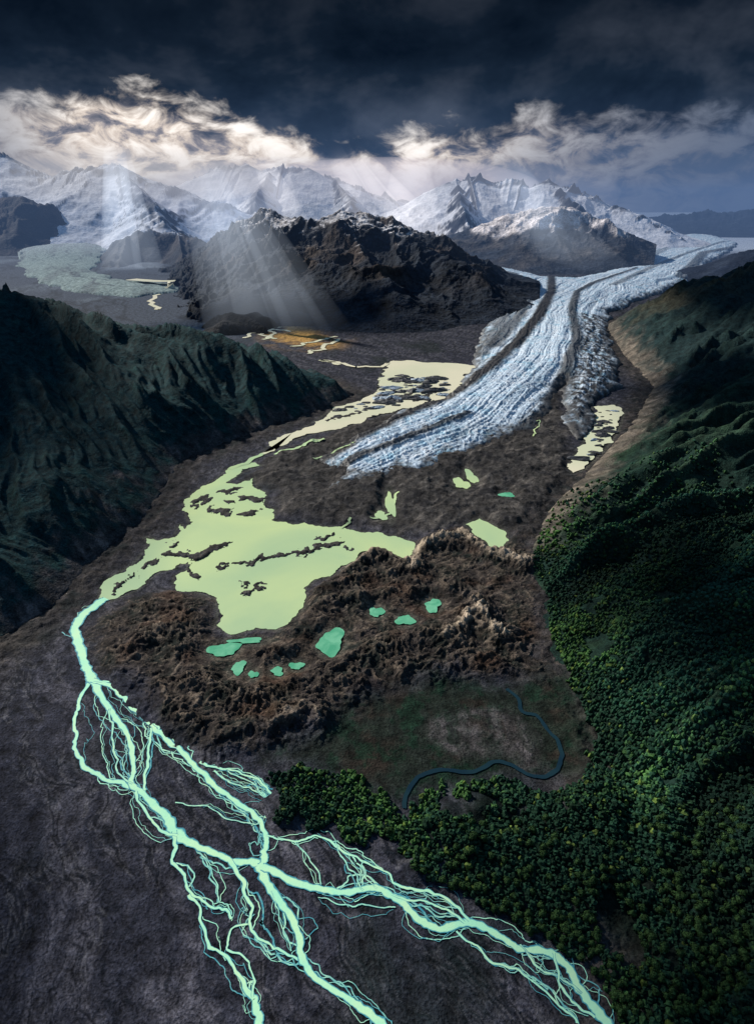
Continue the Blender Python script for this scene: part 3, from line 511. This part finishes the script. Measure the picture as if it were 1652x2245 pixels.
col=col*(.55+.9*np.random.rand(N))[:,None]; col=mix(col,(.009,.029,.021),sst(.8,3.,sdr)*.55); col=col*(1+1.5*sst(.3,.9,rn)*sst(.3,1.5,sdr)-.55*sst(.3,0,rn)*sst(.3,1.5,sdr))[:,None]  # sunlit ribs and shaded gullies put into the tree colours
size=(.048+.045*np.random.rand(N)**1.7)
dep=CP*PY+SP*(CH-PZ); vis=826+F*PX/dep; vv=1122.5-F*(SP*PY-CP*(CH-PZ))/dep
cand=np.where((vis>10)&(vis<1640)&(vv<2225))[0]; near=cand[np.argsort(-size[cand]/dep[cand])][:300]; isn=np.zeros(N,bool); isn[near]=True
def tree_mesh(seed):
    r=np.random.RandomState(seed); V=[];Fx=[];C=[]
    def tube(p,qv,ra,rb):
        b0=len(V); n=6
        for (c_,ra_) in((p,ra),(qv,rb)):
            for i in range(n): t=i/n*6.283; V.append((c_[0]+ra_*math.cos(t),c_[1]+ra_*math.sin(t),c_[2])); C.append((.05,.038,.028))
        for i in range(n): j=(i+1)%n; Fx.append((b0+i,b0+j,b0+n+j)); Fx.append((b0+i,b0+n+j,b0+n+i))
    tube((0,0,-.3),(0,0,.9),.10,.05)
    for i in range(5):
        t=i*1.26+r.rand(); tube((0,0,.5),(.55*math.cos(t),.55*math.sin(t),.9+.3*r.rand()),.05,.02)
    for i in range(420):
        d=r.randn(3); d/=np.linalg.norm(d); rad=r.uniform(.55,1.0); lob=1+.25*math.sin(3*math.atan2(d[1],d[0])+seed)+.15*math.sin(5*d[2]+seed)
        c_=np.array([d[0]*lob*rad,d[1]*lob*rad,1.15+d[2]*rad*.75]); s=r.uniform(.12,.26); a=r.randn(3);a/=np.linalg.norm(a); b_=np.cross(a,d); b_/=np.linalg.norm(b_)+1e-6; e=np.cross(b_,d)+a*.3
        k=len(V)
        for w1,w2 in((-1,-.7),(1,-.6),(.1,1)): V.append(tuple(c_+s*(b_*w1+e*w2)))
        sh=.6+.8*r.rand(); C.extend([tuple(np.array((.036,.075,.024))*sh)]*3); Fx.append((k,k+1,k+2))
    o=mesh_np('tree',np.array(V),np.array(Fx),M_leaf,np.array(C),smooth=False); return o.data
tm=[tree_mesh(i) for i in range(6)]
for i in near:
    o=bpy.data.objects.new('tree',tm[int(i)%6]); s=size[i]*1.1; o.location=(PX[i],PY[i],PZ[i]); o.scale=(s,s,s*1.1); o.rotation_euler=(0,0,random.random()*6.28)
    finish(o,'round crowned green beech tree in dense valley forest','tree',None,'trees of the valley forest')
def blobs(idx,sub):
    BV,BF=ico(sub); nv=len(BV)
    vars_=[BV*(1+.28*np.random.randn(nv,1)) for _ in range(12)]; A=np.stack(vars_)[np.random.randint(0,12,len(idx))]
    s=size[idx][:,None]; sc=np.stack([s*np.random.uniform(.85,1.2,s.shape),s*np.random.uniform(.85,1.2,s.shape),s*np.random.uniform(.9,1.5,s.shape)],-1)
    Pp=np.stack([PX[idx],PY[idx],PZ[idx]+size[idx]*.7],1); V=A*sc+Pp[:,None,:]; Fx=BF[None]+(np.arange(len(idx))*nv)[:,None,None]
    shade=np.repeat(col[idx][:,None,:],nv,1)*(.7+.5*sst(-1,1,A[...,2:3])); return V.reshape(-1,3),Fx.reshape(-1,3),shade.reshape(-1,3)  # crown shading put into the colour: darker below, lighter on top
rest=np.where(~isn)[0]; nr=rest[PY[rest]<12]; fr=rest[PY[rest]>=12]
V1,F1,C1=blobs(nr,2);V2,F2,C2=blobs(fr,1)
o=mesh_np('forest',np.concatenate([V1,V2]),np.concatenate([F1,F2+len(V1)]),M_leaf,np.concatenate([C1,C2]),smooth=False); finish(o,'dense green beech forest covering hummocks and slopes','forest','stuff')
print('trees',time.time()-T0)
# ---------- sun direction -------------------------------------------------------------------
SUN_EL=math.radians(33); SUN_AZ=math.radians(-50)
sd_=Vector((math.sin(SUN_AZ)*math.cos(SUN_EL),math.cos(SUN_AZ)*math.cos(SUN_EL),math.sin(SUN_EL)))
# ---------- unseen clouds added out of frame to shade chosen ground ---------
M_cl=bpy.data.materials.new('shade_cloud_grey'); M_cl.use_nodes=True; b=M_cl.node_tree.nodes['Principled BSDF']; b.inputs['Roughness'].default_value=1
tn=M_cl.node_tree.nodes.new('ShaderNodeTexNoise'); tn.inputs['Scale'].default_value=.2; rp=M_cl.node_tree.nodes.new('ShaderNodeValToRGB'); rp.color_ramp.elements[0].color=(.3,.32,.36,1); rp.color_ramp.elements[1].color=(.6,.62,.66,1)
M_cl.node_tree.links.new(tn.outputs[0],rp.inputs[0]); M_cl.node_tree.links.new(rp.outputs[0],b.inputs['Base Color'])
CV,CF=ico(5)
def shade_cloud(tx,ty,rx,ry,rot,seed,z=66):
    k=(z)/sd_.z; cx=tx+sd_.x*k; cy=ty+sd_.y*k
    n=fbm(CV[:,0]*1.6+CV[:,2],CV[:,1]*1.6-CV[:,2],5,seed)*.55; r_=(1+n)[:,None]
    V=CV*r_*np.array([rx,ry,3.0]); ca,sa=math.cos(rot),math.sin(rot); V=np.stack([V[:,0]*ca-V[:,1]*sa,V[:,0]*sa+V[:,1]*ca,V[:,2]],1)
    o=mesh_np('shade_cloud',V,CF,M_cl); o.location=(cx,cy,z); finish(o,'grey storm shape added out of view to shade the valley','shade_cloud','structure')
shade_cloud(-27,38,12,18,.2,701); shade_cloud(-12,7,4.0,4.5,0,702); shade_cloud(16,14,4,8,.15,703); shade_cloud(31,44,8,12,.3,704); shade_cloud(-12,88,18,6,0,705,62); shade_cloud(54,70,14,18,0,706); shade_cloud(8.5,5.2,3.2,2.0,0,707)
# ---------- sunbeams : self-glowing cones shaped like shafts of light ------------------------------------------------------------------------
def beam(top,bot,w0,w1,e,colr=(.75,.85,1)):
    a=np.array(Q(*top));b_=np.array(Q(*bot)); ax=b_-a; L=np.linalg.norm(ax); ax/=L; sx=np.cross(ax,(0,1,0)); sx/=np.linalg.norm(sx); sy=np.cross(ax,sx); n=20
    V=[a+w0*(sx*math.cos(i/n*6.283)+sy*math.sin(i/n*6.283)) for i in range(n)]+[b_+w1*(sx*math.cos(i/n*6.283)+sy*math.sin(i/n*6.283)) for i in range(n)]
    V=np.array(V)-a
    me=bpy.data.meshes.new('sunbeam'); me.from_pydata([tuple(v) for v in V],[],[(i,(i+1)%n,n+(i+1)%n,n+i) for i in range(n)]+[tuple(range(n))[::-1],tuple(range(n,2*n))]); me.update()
    m=bpy.data.materials.new('sunbeam_glow'); m.use_nodes=True; t=m.node_tree; t.nodes.remove(t.nodes['Principled BSDF']); out=t.nodes['Material Output']
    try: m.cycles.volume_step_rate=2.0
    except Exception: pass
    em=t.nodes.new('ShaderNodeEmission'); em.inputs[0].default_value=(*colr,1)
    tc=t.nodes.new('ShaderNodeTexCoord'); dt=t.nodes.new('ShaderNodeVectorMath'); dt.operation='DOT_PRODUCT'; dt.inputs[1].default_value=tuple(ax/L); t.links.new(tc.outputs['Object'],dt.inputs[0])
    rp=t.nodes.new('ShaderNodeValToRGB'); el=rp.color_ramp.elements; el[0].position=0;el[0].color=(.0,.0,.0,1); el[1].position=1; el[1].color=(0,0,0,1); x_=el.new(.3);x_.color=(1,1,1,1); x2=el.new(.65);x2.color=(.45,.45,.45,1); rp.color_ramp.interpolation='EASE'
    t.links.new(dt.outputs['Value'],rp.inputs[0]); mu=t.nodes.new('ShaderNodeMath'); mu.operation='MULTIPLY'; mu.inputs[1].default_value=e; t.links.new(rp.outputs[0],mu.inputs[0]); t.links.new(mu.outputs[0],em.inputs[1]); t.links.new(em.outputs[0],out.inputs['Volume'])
    me.materials.append(m); o=bpy.data.objects.new('sunbeam',me); o.location=tuple(a); finish(o,'soft pale sunbeam modelled as a self-glowing cone','sunbeam','stuff')
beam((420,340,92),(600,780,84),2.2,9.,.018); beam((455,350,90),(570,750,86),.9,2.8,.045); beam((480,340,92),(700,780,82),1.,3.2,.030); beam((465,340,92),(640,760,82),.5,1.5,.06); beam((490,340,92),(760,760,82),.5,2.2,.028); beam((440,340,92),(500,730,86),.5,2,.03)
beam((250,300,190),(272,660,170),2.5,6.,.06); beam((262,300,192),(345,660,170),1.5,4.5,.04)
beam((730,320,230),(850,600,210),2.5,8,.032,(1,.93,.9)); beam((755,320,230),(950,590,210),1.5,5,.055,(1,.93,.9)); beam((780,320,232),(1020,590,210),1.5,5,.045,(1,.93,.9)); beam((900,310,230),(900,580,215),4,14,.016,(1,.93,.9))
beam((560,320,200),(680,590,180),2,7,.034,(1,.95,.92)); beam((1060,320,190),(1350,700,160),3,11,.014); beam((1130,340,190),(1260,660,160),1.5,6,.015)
# ---------- haze and mist : air volumes given emission in place of scattered sunlight ----------------------------------------------------------------------------
def airmat(name,dens,colr,e):
    m=bpy.data.materials.new(name+'_air'); m.use_nodes=True; t=m.node_tree; t.nodes.remove(t.nodes['Principled BSDF']); out=t.nodes['Material Output']
    try: m.cycles.homogeneous_volume=True
    except Exception: pass
    em=t.nodes.new('ShaderNodeEmission'); em.inputs[0].default_value=(*colr,1); em.inputs[1].default_value=e*dens; ab=t.nodes.new('ShaderNodeVolumeAbsorption'); ab.inputs[0].default_value=(0,0,0,1); ab.inputs[1].default_value=dens
    ad=t.nodes.new('ShaderNodeAddShader'); t.links.new(em.outputs[0],ad.inputs[0]); t.links.new(ab.outputs[0],ad.inputs[1]); t.links.new(ad.outputs[0],out.inputs['Volume']); return m
V=[(a,b_,c_) for a in(-600,600) for b_ in(100,700) for c_ in(-3,30)]; me=bpy.data.meshes.new('haze'); me.from_pydata(V,[],[(0,1,3,2),(4,6,7,5),(0,4,5,1),(2,3,7,6),(0,2,6,4),(1,5,7,3)]); me.materials.append(airmat('haze',.0024,(.22,.38,.74),.42)); finish(bpy.data.objects.new('haze',me),'thin blue mountain haze over distant valley','haze','stuff')
BV3,BF3=ico(4)
def mist(u,v,yy,rx,ry,rz,dens,colr,e):
    o=mesh_np('mist',BV3*np.array([rx,ry,rz]),BF3,airmat('mist',dens,colr,e)); o.location=Q(u,v,yy); finish(o,'self-glowing pale mist hanging around the snowy peaks','mist','stuff')  # mist brightness is its own emission, standing in for sunlight
mist(850,418,380,85,45,16,.012,(1,.88,.90),1.0); mist(640,402,330,60,30,11,.010,(.95,.9,.95),.9); mist(290,392,280,55,30,11,.010,(1,.93,.86),1.0); mist(470,430,255,36,12,9,.014,(.75,.78,.95),.75); mist(1080,425,270,50,16,12,.008,(.85,.86,.98),.7)
# ---------- world ---------------------------------------------------------------------------
w=bpy.data.worlds.new('World'); scene.world=w; w.use_nodes=True; nt=w.node_tree; N_=nt.nodes; lk=nt.links.new; bg=N_['Background']
sky=N_.new('ShaderNodeTexSky'); sky.sky_type='NISHITA'; sky.sun_disc=False; sky.sun_elevation=SUN_EL; sky.sun_rotation=SUN_AZ
tc=N_.new('ShaderNodeTexCoord'); sep=N_.new('ShaderNodeSeparateXYZ'); lk(tc.outputs['Generated'],sep.inputs[0])
def M(op,a,b_=None,c_=None):
    n=N_.new('ShaderNodeMath'); n.operation=op
    for i,v in enumerate((a,b_,c_)):
        if v is None: continue
        if isinstance(v,(int,float)): n.inputs[i].default_value=v
        else: lk(v,n.inputs[i])
    return n.outputs[0]
az=M('ARCTAN2',sep.outputs[0],sep.outputs[1]); hor=M('SQRT',M('ADD',M('MULTIPLY',sep.outputs[0],sep.outputs[0]),M('MULTIPLY',sep.outputs[1],sep.outputs[1])))
te=M('DIVIDE',sep.outputs[2],M('MAXIMUM',hor,.001)); mm=M('MULTIPLY_ADD',az,1.0,.5)
def ramp(inp,st,interp='B_SPLINE',colr=False):
    r_=N_.new('ShaderNodeValToRGB'); r_.color_ramp.interpolation=interp; el=r_.color_ramp.elements
    while len(el)>1: el.remove(el[-1])
    for i,(p,v) in enumerate(st):
        e=el[0] if i==0 else el.new(p); e.position=p; e.color=(*v,1) if colr else (v,v,v,1)
    lk(inp,r_.inputs[0]); return r_.outputs[0]
def nz(sx,sy,scale,detail,rough,off=0,dist=0):
    cb=N_.new('ShaderNodeCombineXYZ'); lk(M('MULTIPLY',az,sx),cb.inputs[0]); lk(M('MULTIPLY',te,sy),cb.inputs[1]); cb.inputs[2].default_value=off
    n=N_.new('ShaderNodeTexNoise'); n.inputs['Scale'].default_value=scale; n.inputs['Detail'].default_value=detail; n.inputs['Roughness'].default_value=rough; n.inputs['Distortion'].default_value=dist; lk(cb.outputs[0],n.inputs['Vector']); return n.outputs[0]
n1=nz(1,1.5,8,7,.55,1.7,.2); n2=nz(1,1.9,20,7,.6,5,.5); n3=nz(1,1.6,4,5,.6,9,.2)
edge=ramp(mm,[(0,.088),(.10,.108),(.18,.118),(.28,.095),(.38,.075),(.48,.050),(.58,.070),(.68,.084),(.80,.082),(1,.078)])
edge2=M('ADD',edge,M('ADD',M('MULTIPLY_ADD',n1,.12,-.06),M('MULTIPLY_ADD',n2,.07,-.035)))
mrn=N_.new('ShaderNodeMapRange'); mrn.interpolation_type='SMOOTHSTEP'; lk(M('SUBTRACT',te,edge2),mrn.inputs[0]); mrn.inputs[1].default_value=-.014; mrn.inputs[2].default_value=.024; deck=mrn.outputs[0]
bri=ramp(mm,[(0,.25),(.07,.55),(.15,1.5),(.24,1.45),(.34,1.05),(.46,.9),(.55,1.1),(.64,.75),(.70,.42),(.78,.24),(.88,.12),(1,.04)])
def mixc(f,a,b_):
    m_=N_.new('ShaderNodeMix'); m_.data_type='RGBA'
    for i,v in((0,f),(6,a),(7,b_)):
        if isinstance(v,tuple): m_.inputs[i].default_value=(*v,1)
        elif isinstance(v,(int,float)): m_.inputs[i].default_value=v
        else: lk(v,m_.inputs[i])
    return m_.outputs[2]
def scl(c_,s):
    v=N_.new('ShaderNodeVectorMath'); v.operation='SCALE'; lk(c_,v.inputs[0])
    if isinstance(s,(int,float)): v.inputs['Scale'].default_value=s
    else: lk(s,v.inputs['Scale'])
    return v.outputs[0]
def addc(a,b_):
    v=N_.new('ShaderNodeVectorMath'); v.operation='ADD'; lk(a,v.inputs[0]); lk(b_,v.inputs[1]); return v.outputs[0]
cl_=ramp(M('ADD',M('MULTIPLY',n2,.75),M('MULTIPLY',n1,.35)),[(.40,(.07,.07,.09)),(.48,(.28,.24,.24)),(.54,(.85,.70,.56)),(.61,(1.25,1.12,.98)),(.75,(1.5,1.4,1.3))],'LINEAR',True)
blu=N_.new('ShaderNodeRGB'); blu.outputs[0].default_value=(.018,.042,.095,1)
low=addc(scl(cl_,bri),scl(blu.outputs[0],M('SUBTRACT',1.55,bri)))
lowb=mixc(.06,low,scl(sky.outputs[0],.08))
dcol=ramp(M('ADD',M('MULTIPLY',n3,.85),M('MULTIPLY',n1,.25)),[(.40,(.002,.007,.018)),(.54,(.009,.019,.038)),(.70,(.042,.056,.085))],'LINEAR',True)
topd=ramp(te,[(.05,1.7),(.12,1.3),(.18,.75),(.25,.45),(.5,.8),(1,2)],'LINEAR')
over=mixc(ramp(te,[(.3,0),(.9,1)],'LINEAR'),scl(dcol,topd),(.075,.16,.30))
skyc=mixc(deck,lowb,over); lk(skyc,bg.inputs[0]); bg.inputs[1].default_value=1.0
# ---------- sun -----------------------------------------------------------------------------
sl=bpy.data.lights.new('sun','SUN'); sl.energy=5.0; sl.angle=math.radians(2.5); sl.color=(1,.96,.90); so=bpy.data.objects.new('sun',sl); scene.collection.objects.link(so)
so.rotation_euler=sd_.to_track_quat('Z','Y').to_euler(); so.location=sd_*50
# ---------- camera --------------------------------------------------------------------------
cd=bpy.data.cameras.new('camera'); cam=bpy.data.objects.new('camera',cd); scene.collection.objects.link(cam); cam.location=(0,0,CH); cam.rotation_euler=(math.radians(90)-PIT,0,0)
cd.sensor_fit='VERTICAL'; cd.sensor_height=24; cd.lens=24*F/2245; cd.clip_end=5000; cd.clip_start=.1; scene.camera=cam
scene.view_settings.view_transform='Standard'; scene.view_settings.look='None'; scene.view_settings.exposure=0
print('done',time.time()-T0)
